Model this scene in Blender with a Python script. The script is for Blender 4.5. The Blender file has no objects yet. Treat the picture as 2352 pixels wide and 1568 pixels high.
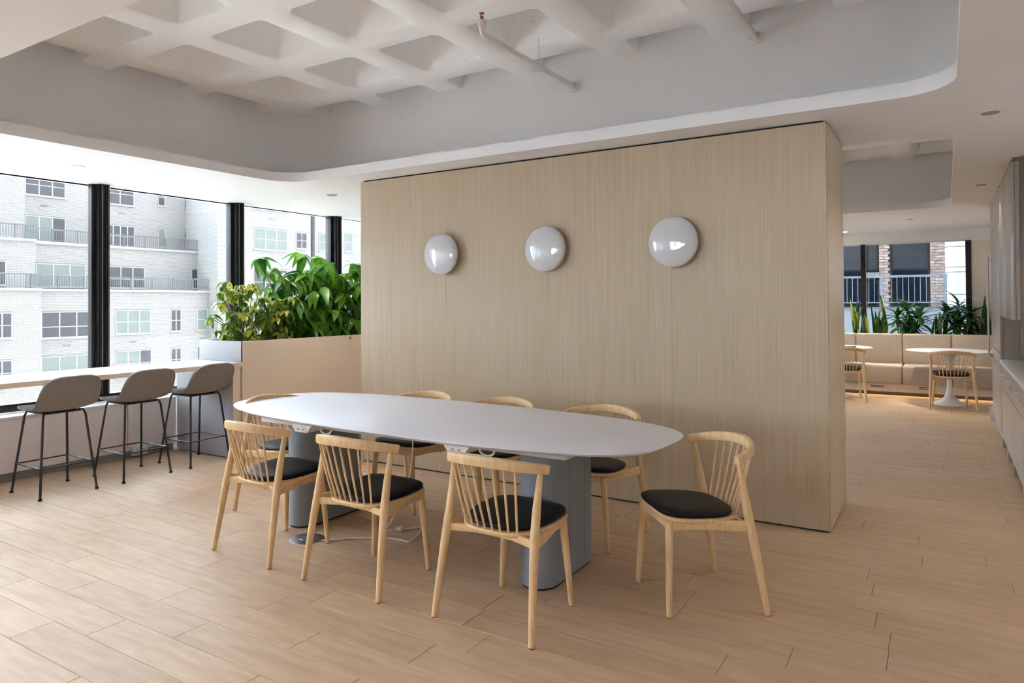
import bpy, bmesh, math, random
from mathutils import Vector, Matrix, Euler
random.seed(7)
S = bpy.context.scene
COL = S.collection
# ------------------------------------------------------------------ camera
FPX, CX, CY = 1601.96, 1176.0, 674.11
YAW, PITCH, ROLL = .55725, .012125, .0062478
def cam_axes():
    f = Vector((-math.sin(YAW) * math.cos(PITCH), math.cos(YAW) * math.cos(PITCH), math.sin(PITCH)))
    r = Vector((math.cos(YAW), math.sin(YAW), 0)); d = f.cross(r)
    c, s = math.cos(ROLL), math.sin(ROLL)
    return c * r + s * d, -s * r + c * d, f
cr, cd, cf = cam_axes()
cam = bpy.data.cameras.new('camera'); camo = bpy.data.objects.new('camera', cam); COL.objects.link(camo)
camo.matrix_world = Matrix(((cr.x, -cd.x, -cf.x, 0), (cr.y, -cd.y, -cf.y, 0), (cr.z, -cd.z, -cf.z, 1.45), (0, 0, 0, 1)))
cam.sensor_width = 36; cam.sensor_fit = 'HORIZONTAL'; cam.lens = FPX / 2352 * 36
cam.shift_x = 0; cam.shift_y = -(784 - CY) / 2352
cam.clip_start = .05; cam.clip_end = 500
S.camera = camo
# ------------------------------------------------------------------ world, sun, exposure
W = bpy.data.worlds.new('sky'); S.world = W; W.use_nodes = True
bg = W.node_tree.nodes['Background']
bg.inputs[0].default_value = (.73, .85, 1.0, 1); bg.inputs[1].default_value = 7.5
sun = bpy.data.lights.new('sun', 'SUN'); sun.energy = 15.0; sun.angle = math.radians(1.5); sun.color = (1, .98, .96)
suno = bpy.data.objects.new('sun', sun); COL.objects.link(suno)
suno.rotation_euler = Vector((.12, -.40, -.90)).to_track_quat('-Z', 'Y').to_euler()
def portal(name, loc, rot, sx, sy):
    l = bpy.data.lights.new(name, 'AREA'); l.shape = 'RECTANGLE'; l.size = sx; l.size_y = sy
    l.cycles.is_portal = True
    o = bpy.data.objects.new(name, l); COL.objects.link(o); o.location = loc; o.rotation_euler = rot
portal('portal_window_left', (-6.95, 4.0, 1.6), (0, -math.pi / 2, 0), 2.1, 18.4)
portal('portal_window_back', (-3.2, -5.2, 1.8), (math.pi / 2, 0, 0), 4.0, 1.5)
portal('portal_window_far', (-3.2, 13.6, 1.55), (-math.pi / 2, 0, 0), 7.2, 1.7)
vs = S.view_settings
vs.view_transform = 'Standard'; vs.look = 'None'; vs.gamma = 1; vs.use_curve_mapping = False
vs.exposure = 1.18
S.cycles.max_bounces = 7; S.cycles.diffuse_bounces = 5; S.cycles.glossy_bounces = 3; S.cycles.use_adaptive_sampling = True; S.cycles.adaptive_threshold = .24; S.cycles.adaptive_min_samples = 14; S.cycles.transparent_max_bounces = 16
S.cycles.sample_clamp_indirect = 6
S.cycles.use_denoising = True
# ------------------------------------------------------------------ materials
def L(r, g, b):
    f = lambda c: (c / 255 / 12.92) if c / 255 <= .04045 else ((c / 255 + .055) / 1.055) ** 2.4
    return (f(r), f(g), f(b), 1)
MATS = {}
def mat(name, col, rough=.5, metal=0., spec=.5, emis=None, estr=0., coat=0., trans=0.):
    m = bpy.data.materials.new(name); m.use_nodes = True
    b = m.node_tree.nodes['Principled BSDF']
    b.inputs['Base Color'].default_value = col; b.inputs['Roughness'].default_value = rough
    b.inputs['Metallic'].default_value = metal; b.inputs['Specular IOR Level'].default_value = spec
    if coat: b.inputs['Coat Weight'].default_value = coat
    if emis: b.inputs['Emission Color'].default_value = emis; b.inputs['Emission Strength'].default_value = estr
    MATS[name] = m
    return m
def nodes(m):
    t = m.node_tree; return t, t.nodes, t.links, t.nodes['Principled BSDF']
def noise_col(m, c1, c2, scale=(1, 1, 1), nscale=5., detail=4., lo=.3, hi=.7, rnd=0., coord='pos', bump=0., rough_var=0., mix=None):
    """colour from stretched noise (world position or object coordinates)"""
    t, n, l, b = nodes(m)
    if coord == 'pos':
        g = n.new('ShaderNodeNewGeometry'); src = g.outputs['Position']
    else:
        g = n.new('ShaderNodeTexCoord'); src = g.outputs['Object']
    mp = n.new('ShaderNodeMapping'); mp.inputs['Scale'].default_value = scale
    l.new(src, mp.inputs['Vector'])
    vec = mp.outputs['Vector']
    if rnd:
        oi = n.new('ShaderNodeObjectInfo'); mul = n.new('ShaderNodeMath'); mul.operation = 'MULTIPLY'; mul.inputs[1].default_value = 37.
        l.new(oi.outputs['Random'], mul.inputs[0])
        ad = n.new('ShaderNodeVectorMath'); ad.operation = 'ADD'; l.new(vec, ad.inputs[0]); l.new(mul.outputs[0], ad.inputs[1]); vec = ad.outputs[0]
    nz = n.new('ShaderNodeTexNoise'); nz.inputs['Scale'].default_value = nscale; nz.inputs['Detail'].default_value = detail
    l.new(vec, nz.inputs['Vector'])
    cr_ = n.new('ShaderNodeValToRGB'); e = cr_.color_ramp.elements
    e[0].position = lo; e[0].color = c1; e[1].position = hi; e[1].color = c2
    l.new(nz.outputs['Fac'], cr_.inputs['Fac'])
    out = cr_.outputs['Color']
    if rnd:
        hs = n.new('ShaderNodeHueSaturation'); mr = n.new('ShaderNodeMapRange')
        mr.inputs['To Min'].default_value = 1 - rnd; mr.inputs['To Max'].default_value = 1 + rnd
        l.new(oi.outputs['Random'], mr.inputs['Value']); l.new(mr.outputs[0], hs.inputs['Value']); l.new(out, hs.inputs['Color'])
        out = hs.outputs['Color']
    l.new(out, b.inputs['Base Color'])
    if bump:
        bp = n.new('ShaderNodeBump'); bp.inputs['Strength'].default_value = bump; bp.inputs['Distance'].default_value = .002
        l.new(nz.outputs['Fac'], bp.inputs['Height']); l.new(bp.outputs[0], b.inputs['Normal'])
    return m
m_ceil = mat('ceiling_paint', L(240, 238, 237), .85, spec=.2)
m_conc = mat('painted_concrete', L(236, 234, 231), .9, spec=.15)
def specks(m, base, dark):
    t, n, l, b = nodes(m)
    g = n.new('ShaderNodeNewGeometry'); nz = n.new('ShaderNodeTexNoise'); nz.inputs['Scale'].default_value = 85; nz.inputs['Detail'].default_value = 1
    l.new(g.outputs['Position'], nz.inputs['Vector'])
    n2 = n.new('ShaderNodeTexNoise'); n2.inputs['Scale'].default_value = 2.3; l.new(g.outputs['Position'], n2.inputs['Vector'])
    ad = n.new('ShaderNodeMath'); ad.operation = 'MULTIPLY_ADD'; ad.inputs[1].default_value = .25
    l.new(n2.outputs['Fac'], ad.inputs[0]); l.new(nz.outputs['Fac'], ad.inputs[2])
    r = n.new('ShaderNodeValToRGB'); e = r.color_ramp.elements
    e[0].position = .895; e[0].color = base; e[1].position = .91; e[1].color = dark
    l.new(ad.outputs[0], r.inputs['Fac']); l.new(r.outputs[0], b.inputs['Base Color'])
specks(m_conc, L(246, 245, 244), L(120, 113, 108))
m_plank = mat('oak_floor', L(200, 178, 152), .52, spec=.28)
noise_col(m_plank, L(186, 155, 124), L(203, 174, 144), (1.2, 9, 1), 3.2, 5, .3, .72, rnd=.055)
m_plank2 = mat('oak_floor_far', L(200, 178, 152), .52, spec=.28)
noise_col(m_plank2, L(186, 155, 124), L(203, 174, 144), (1.2, 9, 1), 3.2, 5, .3, .72)
m_sub = mat('floor_joint', L(120, 98, 76), .9)
m_panel = mat('ash_veneer', L(214, 196, 166), .42, spec=.4)
noise_col(m_panel, L(180, 158, 129), L(197, 177, 149), (26, 26, .5), 3.0, 6, .25, .78, rnd=.015)
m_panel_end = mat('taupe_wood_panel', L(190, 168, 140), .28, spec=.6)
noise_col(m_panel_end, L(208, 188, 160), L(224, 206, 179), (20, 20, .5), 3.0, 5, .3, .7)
m_ash = mat('ash_chair_wood', L(226, 188, 138), .42, spec=.45)
noise_col(m_ash, L(217, 177, 126), L(233, 199, 152), (7, 7, 1.2), 7, 4, .3, .7, rnd=.02, coord='obj')
m_navy = mat('navy_leather', L(9, 12, 20), .48, spec=.28)
m_tabletop = mat('white_laminate', L(234, 232, 238), .38, spec=.45)
m_whitepl = mat('white_plastic', L(228, 227, 222), .45)
m_grey = mat('grey_powdercoat', L(140, 146, 152), .42, spec=.5)
m_silver = mat('brushed_aluminium', L(178, 180, 184), .32, metal=.9)
m_steel = mat('stainless_handle', L(190, 188, 185), .28, metal=1.)
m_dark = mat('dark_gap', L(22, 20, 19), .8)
m_black = mat('black_rubber', L(14, 14, 14), .7)
m_frame = mat('anodised_window_frame', L(34, 30, 30), .35, metal=.3)
m_pale = mat('pale_grey_lacquer', L(168, 166, 168), .45)
m_strip = mat('aluminium_strip', L(132, 128, 128), .4, metal=.5)
m_lacq = mat('white_lacquer', L(226, 226, 229), .35, spec=.4)
m_taupe = mat('taupe_lacquer', L(237, 222, 206), .42)
m_heat = mat('heater_enamel', L(230, 222, 222), .5)
m_kick = mat('grey_kick', L(158, 152, 150), .6)
m_fab = mat('stool_fabric', L(134, 124, 117), .95, spec=.1)
noise_col(m_fab, L(124, 119, 118), L(160, 155, 153), (1, 1, 1), 260, 2, .35, .65, coord='obj', bump=.25)
m_stoolmet = mat('stool_steel', L(58, 60, 66), .45, metal=.3)
m_bench = mat('bench_fabric', L(176, 158, 138), .95, spec=.1)
noise_col(m_bench, L(172, 156, 138), L(214, 198, 180), (1, 1, 1), 130, 2, .38, .62, coord='obj', bump=.3)
m_cab = mat('cabinet_veneer', L(176, 166, 154), .3, spec=.5)
noise_col(m_cab, L(166, 155, 142), L(186, 176, 164), (18, 18, .4), 3, 5, .3, .7)
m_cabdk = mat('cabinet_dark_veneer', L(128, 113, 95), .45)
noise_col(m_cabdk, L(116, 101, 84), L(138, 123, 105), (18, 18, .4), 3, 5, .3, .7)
m_soil = mat('potting_soil', L(70, 58, 48), 1.)
noise_col(m_soil, L(52, 42, 34), L(104, 88, 74), (1, 1, 1), 40, 4)
m_lamp = mat('sconce_glass', L(208, 206, 205), .08, spec=.5, coat=.6)
m_led = mat('downlight_lens', L(255, 250, 240), .4, emis=(1, .93, .82, 1), estr=14)
m_ledw = mat('warm_led_strip', L(255, 230, 190), .4, emis=(1, .72, .40, 1), estr=9)
m_trim = mat('white_trim', L(226, 222, 218), .5)
m_copper = mat('copper', L(176, 96, 66), .35, metal=.9)
m_cord = mat('white_cord', L(222, 220, 216), .5)
def leafmat(name, c1, c2, edge=None, trans=.45):
    m = bpy.data.materials.new(name); m.use_nodes = True
    t, n, l, b = nodes(m); out = n['Material Output']
    tc = n.new('ShaderNodeTexCoord'); oi = n.new('ShaderNodeObjectInfo')
    mx = n.new('ShaderNodeMix'); mx.data_type = 'RGBA'; mx.inputs[6].default_value = c1; mx.inputs[7].default_value = c2
    l.new(oi.outputs['Random'], mx.inputs[0]); col = mx.outputs[2]
    if edge:
        nz = n.new('ShaderNodeTexNoise'); nz.inputs['Scale'].default_value = edge[1]
        ad = n.new('ShaderNodeVectorMath'); ad.operation = 'ADD'; l.new(tc.outputs['Object'], ad.inputs[0]); l.new(oi.outputs['Random'], ad.inputs[1])
        l.new(ad.outputs[0], nz.inputs['Vector'])
        r = n.new('ShaderNodeValToRGB'); r.color_ramp.elements[0].position = .53; r.color_ramp.elements[1].position = .60
        l.new(nz.outputs['Fac'], r.inputs[0])
        m2 = n.new('ShaderNodeMix'); m2.data_type = 'RGBA'; l.new(r.outputs[0], m2.inputs[0]); l.new(col, m2.inputs[6]); m2.inputs[7].default_value = edge[0]
        col = m2.outputs[2]
    l.new(col, b.inputs['Base Color']); b.inputs['Roughness'].default_value = .32
    tr = n.new('ShaderNodeBsdfTranslucent'); l.new(col, tr.inputs['Color'])
    ms = n.new('ShaderNodeMixShader'); ms.inputs[0].default_value = trans
    l.new(b.outputs[0], ms.inputs[1]); l.new(tr.outputs[0], ms.inputs[2]); l.new(ms.outputs[0], out.inputs['Surface'])
    return m
m_leaf = leafmat('schefflera_leaf', L(38, 94, 16), L(98, 152, 36), trans=.42)
m_leafv = leafmat('variegated_leaf', L(58, 98, 26), L(96, 138, 36), (L(206, 198, 74), 9.), .4)
m_leafd = leafmat('dracaena_leaf', L(26, 74, 24), L(58, 118, 40), trans=.3)
m_snake = leafmat('snake_plant_leaf', L(36, 78, 34), L(62, 104, 44), (L(170, 178, 80), 3.), .2)
m_stem = mat('plant_stem', L(96, 92, 52), .7)
def glassmat(name, tint, gloss):
    m = bpy.data.materials.new(name); m.use_nodes = True
    t = m.node_tree; n = t.nodes; l = t.links; n.remove(n['Principled BSDF']); out = n['Material Output']
    tr = n.new('ShaderNodeBsdfTransparent'); tr.inputs[0].default_value = tint
    gl = n.new('ShaderNodeBsdfGlossy'); gl.inputs['Roughness'].default_value = .01
    lw = n.new('ShaderNodeFresnel'); lw.inputs[0].default_value = 1.35
    mu = n.new('ShaderNodeMath'); mu.operation = 'MULTIPLY'; mu.inputs[1].default_value = gloss; l.new(lw.outputs[0], mu.inputs[0])
    ms = n.new('ShaderNodeMixShader'); l.new(mu.outputs[0], ms.inputs[0]); l.new(tr.outputs[0], ms.inputs[1]); l.new(gl.outputs[0], ms.inputs[2])
    l.new(ms.outputs[0], out.inputs['Surface'])
    return m
m_glass = glassmat('window_glass', (.97, .985, .98, 1), .8)
# outdoors
m_wbrick = mat('white_painted_brick', L(222, 222, 220), .9, spec=.1)
def brickmat(m, c1, c2, mortar, bw, bh, axis, ms=.012):
    t, n, l, b = nodes(m)
    g = n.new('ShaderNodeNewGeometry'); sx = n.new('ShaderNodeSeparateXYZ'); cb = n.new('ShaderNodeCombineXYZ')
    l.new(g.outputs['Position'], sx.inputs[0]); l.new(sx.outputs[axis], cb.inputs[0]); l.new(sx.outputs['Z'], cb.inputs[1])
    br = n.new('ShaderNodeTexBrick'); br.inputs['Scale'].default_value = 1; br.inputs['Brick Width'].default_value = bw; br.inputs['Row Height'].default_value = bh
    br.inputs['Mortar Size'].default_value = ms; br.inputs['Color1'].default_value = c1; br.inputs['Color2'].default_value = c2; br.inputs['Mortar'].default_value = mortar
    l.new(cb.outputs[0], br.inputs['Vector']); l.new(br.outputs['Color'], b.inputs['Base Color'])
brickmat(m_wbrick, L(134, 131, 128), L(126, 124, 122), L(104, 103, 102), .30, .1, 'Y', .014)
m_wframe = mat('white_window_frame', L(138, 138, 138), .6)
m_pane = mat('dark_window_pane', L(48, 48, 53), .4, spec=.4)
m_blind = mat('pane_with_blind', L(90, 97, 94), .4, spec=.4)
m_rail = mat('grey_railing', L(78, 80, 84), .6)
m_ledge = mat('stone_ledge', L(130, 129, 127), .9)
m_slot = mat('vent_slot', L(90, 90, 92), .8)
m_street = mat('street', L(158, 157, 156), .9)
m_rbrick = mat('brown_brick', L(150, 122, 108), .9, spec=.1)
noise_col(m_rbrick, L(150, 122, 110), L(200, 182, 170), (1, 1, 1), 9, 3, .3, .7, rnd=.2)
m_mort = mat('mortar', L(196, 192, 188), .95)
m_navyglass = mat('blue_black_glass', L(14, 22, 34), .06, spec=.7)
m_duct = mat('white_duct', L(214, 222, 228), .4)
m_para = mat('parapet_render', L(168, 178, 188), .8)

# ------------------------------------------------------------------ mesh helpers
class MB:
    def __init__(s): s.b = bmesh.new()
    def box(s, x0, x1, y0, y1, z0, z1, bev=0., seg=2):
        r = bmesh.ops.create_cube(s.b, size=1)['verts']
        for v in r:
            v.co = Vector(((x0 + x1) / 2 + v.co.x * (x1 - x0), (y0 + y1) / 2 + v.co.y * (y1 - y0), (z0 + z1) / 2 + v.co.z * (z1 - z0)))
        if bev:
            e = list({ed for v in r for ed in v.link_edges})
            bmesh.ops.bevel(s.b, geom=e, offset=bev, segments=seg, affect='EDGES', profile=.5)
        return s
    def loops(s, rings, closed=True, cap=True):
        vs = [[s.b.verts.new(p) for p in r] for r in rings]
        n = len(vs[0])
        for a, b in zip(vs, vs[1:]):
            for i in range(n if closed else n - 1):
                j = (i + 1) % n
                s.b.faces.new((a[i], a[j], b[j], b[i]))
        if cap and closed:
            s.b.faces.new(list(reversed(vs[0]))); s.b.faces.new(vs[-1])
        return vs
    def tube(s, pts, r, n=10, flat=None, cap=True, ref=None):
        """swept section; r radius or list; flat=(w,h) half sizes of a rounded rectangular section"""
        pts = [Vector(p) for p in pts]; m = len(pts)
        rs = r if isinstance(r, (list, tuple)) else [r] * m
        tg = [((pts[min(i + 1, m - 1)] - pts[max(i - 1, 0)]).normalized()) for i in range(m)]
        up = Vector(ref) if ref else (Vector((0, 0, 1)) if abs(tg[0].z) < .9 else Vector((0, 1, 0)))
        rings = []
        for i in range(m):
            a = tg[i].cross(up)
            if a.length < 1e-6: a = tg[i].cross(Vector((1, 0, 0)))
            a.normalize(); b = a.cross(tg[i]).normalized()
            if not ref: up = b
            ring = []
            for k in range(n):
                t = 2 * math.pi * (k + .5) / n
                if flat:
                    w, h = flat[i] if isinstance(flat, list) else flat
                    c, q = math.cos(t), math.sin(t)
                    ex = .45
                    ring.append(pts[i] + a * w * math.copysign(abs(c) ** ex, c) + b * h * math.copysign(abs(q) ** ex, q))
                else:
                    ring.append(pts[i] + (a * math.cos(t) + b * math.sin(t)) * rs[i])
            rings.append(ring)
        s.loops(rings, True, cap)
        return s
    def lathe(s, prof, n=32, c=(0, 0, 0), axis='z'):
        rings = []
        for r, h in prof:
            ring = []
            for k in range(n):
                t = 2 * math.pi * k / n
                if axis == 'z': ring.append(Vector((c[0] + r * math.cos(t), c[1] + r * math.sin(t), c[2] + h)))
                else: ring.append(Vector((c[0] + r * math.cos(t), c[1] - h, c[2] + r * math.sin(t))))
            rings.append(ring)
        s.loops(rings); return s
    def prism(s, poly, z0, z1, bev=0.):
        vs = s.loops([[Vector((x, y, z0)) for x, y in poly], [Vector((x, y, z1)) for x, y in poly]])
        if bev:
            e = [ed for ed in s.b.edges if abs(ed.verts[0].co.z - ed.verts[1].co.z) < 1e-6 and abs(ed.verts[0].co.z - z1) < 1e-6]
            bmesh.ops.bevel(s.b, geom=e, offset=bev, segments=3, affect='EDGES', profile=.5)
        return s
    def mesh(s, name, m, smooth=False):
        bmesh.ops.recalc_face_normals(s.b, faces=s.b.faces)
        me = bpy.data.meshes.new(name); s.b.to_mesh(me); s.b.free()
        me.materials.append(m)
        if smooth:
            me.polygons.foreach_set('use_smooth', [True] * len(me.polygons))
            try: me.set_sharp_from_angle(angle=math.radians(40))
            except Exception: pass
        return me
    def build(s, name, m, parent=None, smooth=False):
        return obj(name, s.mesh(name, m, smooth), parent)
def obj(name, me, parent=None):
    o = bpy.data.objects.new(name, me); COL.objects.link(o)
    if parent: o.parent = parent
    return o
def thing(name, label, cat, loc=(0, 0, 0), rz=0., group=None):
    o = bpy.data.objects.new(name, None); COL.objects.link(o); o.location = loc; o.rotation_euler = (0, 0, rz)
    o.empty_display_size = .1
    return tag(o, label, cat, group)
def tag(o, label, cat, group=None):
    o['label'] = label; o['category'] = cat
    if group: o['group'] = group
    return o
def struct(o, label=None):
    o['kind'] = 'structure'
    if label: o['label'] = label
    return o
def copy_tree(o, parent=None):
    c = o.copy(); COL.objects.link(c)
    if parent: c.parent = parent
    for ch in list(o.children): copy_tree(ch, c)
    return c
def bx(name, m, parent, *a, **k): return MB().box(*a, **k).build(name, m, parent, smooth=bool(k.get('bev')))
def rrect(x0, x1, y0, y1, r, n=8):
    p = []
    for cx, cy, a in ((x1 - r, y0 + r, -90), (x1 - r, y1 - r, 0), (x0 + r, y1 - r, 90), (x0 + r, y0 + r, 180)):
        for k in range(n + 1):
            t = math.radians(a + 90 * k / n); p.append((cx + r * math.cos(t), cy + r * math.sin(t)))
    return p

# ================================================================== THE SETTING
ZC = 2.579           # ceiling soffit height
XW = -6.80           # glazing plane, left
YB, YF, XR_ = -5.0, 13.29, 1.15
# ---- floor with planks
floor = bx('floor', m_sub, None, XW - .1, XR_, YB - .1, YF + .1, -.12, -.0125)
struct(floor, 'light oak plank floor running through the room')
PW = .1858
cands = []
row = -36
while True:
    y0 = 1.6165 + row * PW
    if y0 > YF: break
    rng = random.Random(row * 31 + 5)
    x = XW - rng.uniform(0, 1.)
    if row in (0, 1, 2): x = {0: -3.223, 1: -3.802, 2: -3.292}[row] - .93 * 4
    while x < XR_:
        ln = .93 if row in (0, 1, 2) else rng.choice((.62, .86, .93, 1.1, 1.24))
        a, b = max(x, XW), min(x + ln, XR_)
        if b - a > .05 and y0 + PW > YB: cands.append((a, b, max(y0, YB), min(y0 + PW, YF)))
        x += ln
    row += 1
def in_view(a):
    xm, ym = (a[0] + a[1]) / 2, (a[2] + a[3]) / 2
    v = Vector((xm, ym, -1.45)); d = v.dot(cf)
    if d < .8: return False
    u = CX + FPX * v.dot(cr) / d; w = CY + FPX * v.dot(cd) / d
    if xm < -4.7 and ym > 4.4: return False
    if ym > 4.75 and -4.6 < xm < -.75: return False
    return -250 < u < 2500 and 700 < w < 1650 and xm < .7
vis = sorted([c for c in cands if in_view(c)], key=lambda c: ((c[0] + c[1]) / 2) ** 2 + ((c[2] + c[3]) / 2) ** 2)
single = set(vis[:300])
def plank_geo(mb, a, b, c, d):
    g = .0009; h = .0014
    mb.loops([[Vector((a + g, c + g, -.0125)), Vector((b - g, c + g, -.0125)), Vector((b - g, d - g, -.0125)), Vector((a + g, d - g, -.0125))],
              [Vector((a + g, c + g, -h)), Vector((b - g, c + g, -h)), Vector((b - g, d - g, -h)), Vector((a + g, d - g, -h))],
              [Vector((a + g + h, c + g + h, 0)), Vector((b - g - h, c + g + h, 0)), Vector((b - g - h, d - g - h, 0)), Vector((a + g + h, d - g - h, 0))]])
rest = MB()
pcache = {}
for c in cands:
    if c in single:
        key = (round(c[1] - c[0], 3), round(c[3] - c[2], 3))
        if key not in pcache:
            mb = MB(); plank_geo(mb, -key[0] / 2, key[0] / 2, -key[1] / 2, key[1] / 2); pcache[key] = mb.mesh('plank', m_plank)
        o = obj('plank', pcache[key], floor); o.location = ((c[0] + c[1]) / 2, (c[2] + c[3]) / 2, 0)
    else: plank_geo(rest, *c)
o = rest.build('planks', m_plank2, floor); o['kind'] = 'stuff'
# ---- ceiling soffit with two rounded openings
C1 = (-5.26, .057, 1.463, 4.458); C2 = (-5.26, .057, 5.60, 10.03)
def ring_edges(b, pts, z):
    vs = [b.verts.new((x, y, z)) for x, y in pts]
    return [b.edges.new((vs[i], vs[(i + 1) % len(vs)])) for i in range(len(vs))]
mb = MB(); es = []
es += ring_edges(mb.b, [(XW - .12, YB - .1), (XR_, YB - .1), (XR_, YF + .1), (XW - .12, YF + .1)], ZC)
for c in (C1, C2): es += ring_edges(mb.b, rrect(c[0], c[1], c[2], c[3], .29, 10), ZC)
bmesh.ops.triangle_fill(mb.b, edges=es, use_beauty=True, use_dissolve=False, normal=(0, 0, -1))
me = mb.mesh('ceiling', m_ceil)
ceil = obj('ceiling', me); struct(ceil, 'white plasterboard ceiling with two rounded openings')
for c in (C1, C2):
    lo = rrect(c[0], c[1], c[2], c[3], .29, 10); up = rrect(c[0] - .26, c[1] + .26, c[2] - .26, c[3] + .345, .52, 10)
    mb = MB()
    mb.loops([[Vector((x, y, ZC)) for x, y in lo], [Vector((x, y, ZC + .084)) for x, y in lo],
              [Vector((x, y, ZC + .084)) for x, y in up]], cap=False)
    lip = mb.build('ceiling_lip', m_ceil, ceil, smooth=True)
    mb = MB(); mb.loops([[Vector((x, y, ZC + .084)) for x, y in up], [Vector((x, y, 3.75)) for x, y in up]], cap=False)
    mb.build('recess_wall', m_ceil, ceil, smooth=True)
# ---- waffle slab above
ZW = 3.28
mb = MB()
def sq(cx, cy, h, r, z, n=4): return [Vector((x, y, z)) for x, y in rrect(cx - h[0], cx + h[0], cy - h[1], cy + h[1], r, n)]
XS, YS = .79, .805
for i in range(-2, 9):
    for j in range(-4, 11):
        cx = -5.19 + XS * (i + .5); cy = 2.835 + YS * (j + .5)
        if cx < -6.4 or cx > 1.3 or cy < .6 or cy > 11: continue
        hx, hy = XS / 2, YS / 2
        outer = []
        inner = sq(cx, cy, (.275, .29), .055, ZW)
        for v in inner:
            dx, dy = v.x - cx, v.y - cy
            k = 1 / max(abs(dx) / hx, abs(dy) / hy); outer.append(Vector((cx + dx * k, cy + dy * k, ZW)))
        for q_, (ax, ay) in enumerate(((1, -1), (1, 1), (-1, 1), (-1, -1))): outer[q_ * 5 + 2] = Vector((cx + ax * hx, cy + ay * hy, ZW))
        rings = [outer, sq(cx, cy, (.281, .296), .055, ZW), sq(cx, cy, (.268, .283), .055, ZW + .012), sq(cx, cy, (.205, .22), .05, ZW + .26), sq(cx, cy, (.175, .19), .05, ZW + .30)]
        mb.loops(rings, cap=False)
        mb.b.faces.new([mb.b.verts.new(v) for v in sq(cx, cy, (.175, .19), .05, ZW + .30)])
bmesh.ops.remove_doubles(mb.b, verts=mb.b.verts, dist=1e-4)
w = mb.build('waffle_slab', m_conc, ceil, smooth=True)
bx('slab_top', m_conc, ceil, XW - .3, XR_ + .2, YB - .3, YF + .3, 3.7, 3.95)
# ---- outer walls
wl = bx('wall_left', m_heat, None, XW - .15, XW + .02, YB, YF, -.1, .52); struct(wl, 'low window wall below the street-side glazing')
bx('wall_left_head', m_ceil, wl, XW - .15, XW - .03, YB, YF, ZC, 3.9)
wr = bx('wall_right', m_ceil, None, XR_, XR_ + .15, YB - .1, YF + .15, -.1, 3.9); struct(wr, 'painted wall behind the kitchen cabinets')
wb = bx('wall_back', m_ceil, None, XW - .1, XR_, YB - .15, YB, -.1, 1.0); struct(wb, 'wall behind the viewer with windows')
bx('wall_back_head', m_ceil, wb, XW - .1, XR_, YB - .15, YB, ZC - .02, 3.9)
wf = bx('wall_far', m_ceil, None, XW - .1, XR_, YF, YF + .12, 2.39, 3.9); struct(wf, 'plain wall around the far window')
bx('wall_far_jamb', m_taupe, wf, .335, XR_, YF, YF + .12, -.1, 2.39)
bx('wall_far_sill', m_ceil, wf, XW - .1, .335, YF, YF + .12, -.1, .72)
m_own = mat('dark_facade', L(112, 106, 100), .8)
own = bx('wall_sky_blocker', m_own, None, XW - .12, 22, -120, 13.42, 4.2, 95); struct(own, 'unseen mass above the room, added to block sky from the facade opposite')  # unseen mass, height and length set to keep sky off the white facade
bx('wall_lower_storeys', m_own, own, XW - .12, 22, -120, 13.42, -30, -.7)
# ---- left glazing
ys = [3.53 + 1.487 * k for k in range(-6, 8)]
ys = [y for y in ys if YB < y < YF]
win = bx('window_1', m_frame, None, XW - .06, XW + .07, YB, YF, .54, .612, bev=.006); struct(win, 'full-height glazing with black mullions along the left wall')
mullion_me = None
for y in ys:
    if mullion_me is None:
        mb = MB()
        mb.box(-.09, .085, -.05, .05, .612, ZC)
        mb.box(.085, .10, -.034, -.012, .612, ZC); mb.box(.085, .10, .012, .02, .612, ZC); mb.box(.085, .1, .03, .042, .612, ZC)
        mb.box(-.02, .04, -.088, -.05, .612, ZC); mb.box(-.02, .04, .05, .066, .612, ZC)
        mullion_me = mb.mesh('mullion', m_frame)
    o = obj('mullion', mullion_me, win); o.location = (XW, y, 0)
    for a_, b_ in ((-.024, -.018), (.030, .034), (.040, .045)):
        st_ = bx('cover_strip', m_strip, o, .1005, .104, a_, b_, .612, ZC)
edges_ = [YB] + ys + [YF]
for a, b in zip(edges_, edges_[1:]):
    if b - a > .2: bx('glass_pane', m_glass, win, XW - .006, XW + .004, a + .05, b - .05, .612, ZC)
# back window
for a_, b_ in ((XW - .1, -5.2), (-1.2, XR_)): bx('wall_back_pier', m_ceil, wb, a_, b_, YB - .15, YB, 1.0, ZC - .02)
wk = bx('window_2', m_frame, None, -5.2, -1.2, YB - .1, YB - .02, 1.0, 1.06); struct(wk, 'ribbon window behind the viewer')
for k in range(4):
    x = -5.15 + k * 1.3
    bx('mullion', m_frame, wk, x - .05, x + .05, YB - .12, YB + .04, 1.06, ZC - .02)
# far window
wn = bx('window_3', m_frame, None, XW, .335, YF + .02, YF + .1, .72, .78); struct(wn, 'far window above the planter with dark frames')
fx = [.305, -1.2, -2.7, -4.2, -5.7]
for x in fx: bx('mullion', m_frame, wn, x - .042, x + .035, YF - .02, YF + .1, .78, 2.39)
bx('head_trim', m_trim, wn, XW, .335, YF - .012, YF + .1, 2.385, 2.40)
for a, b in zip(fx[1:], fx): bx('glass_pane', m_glass, wn, a + .035, b - .042, YF + .06, YF + .068, .78, 2.39)
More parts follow.
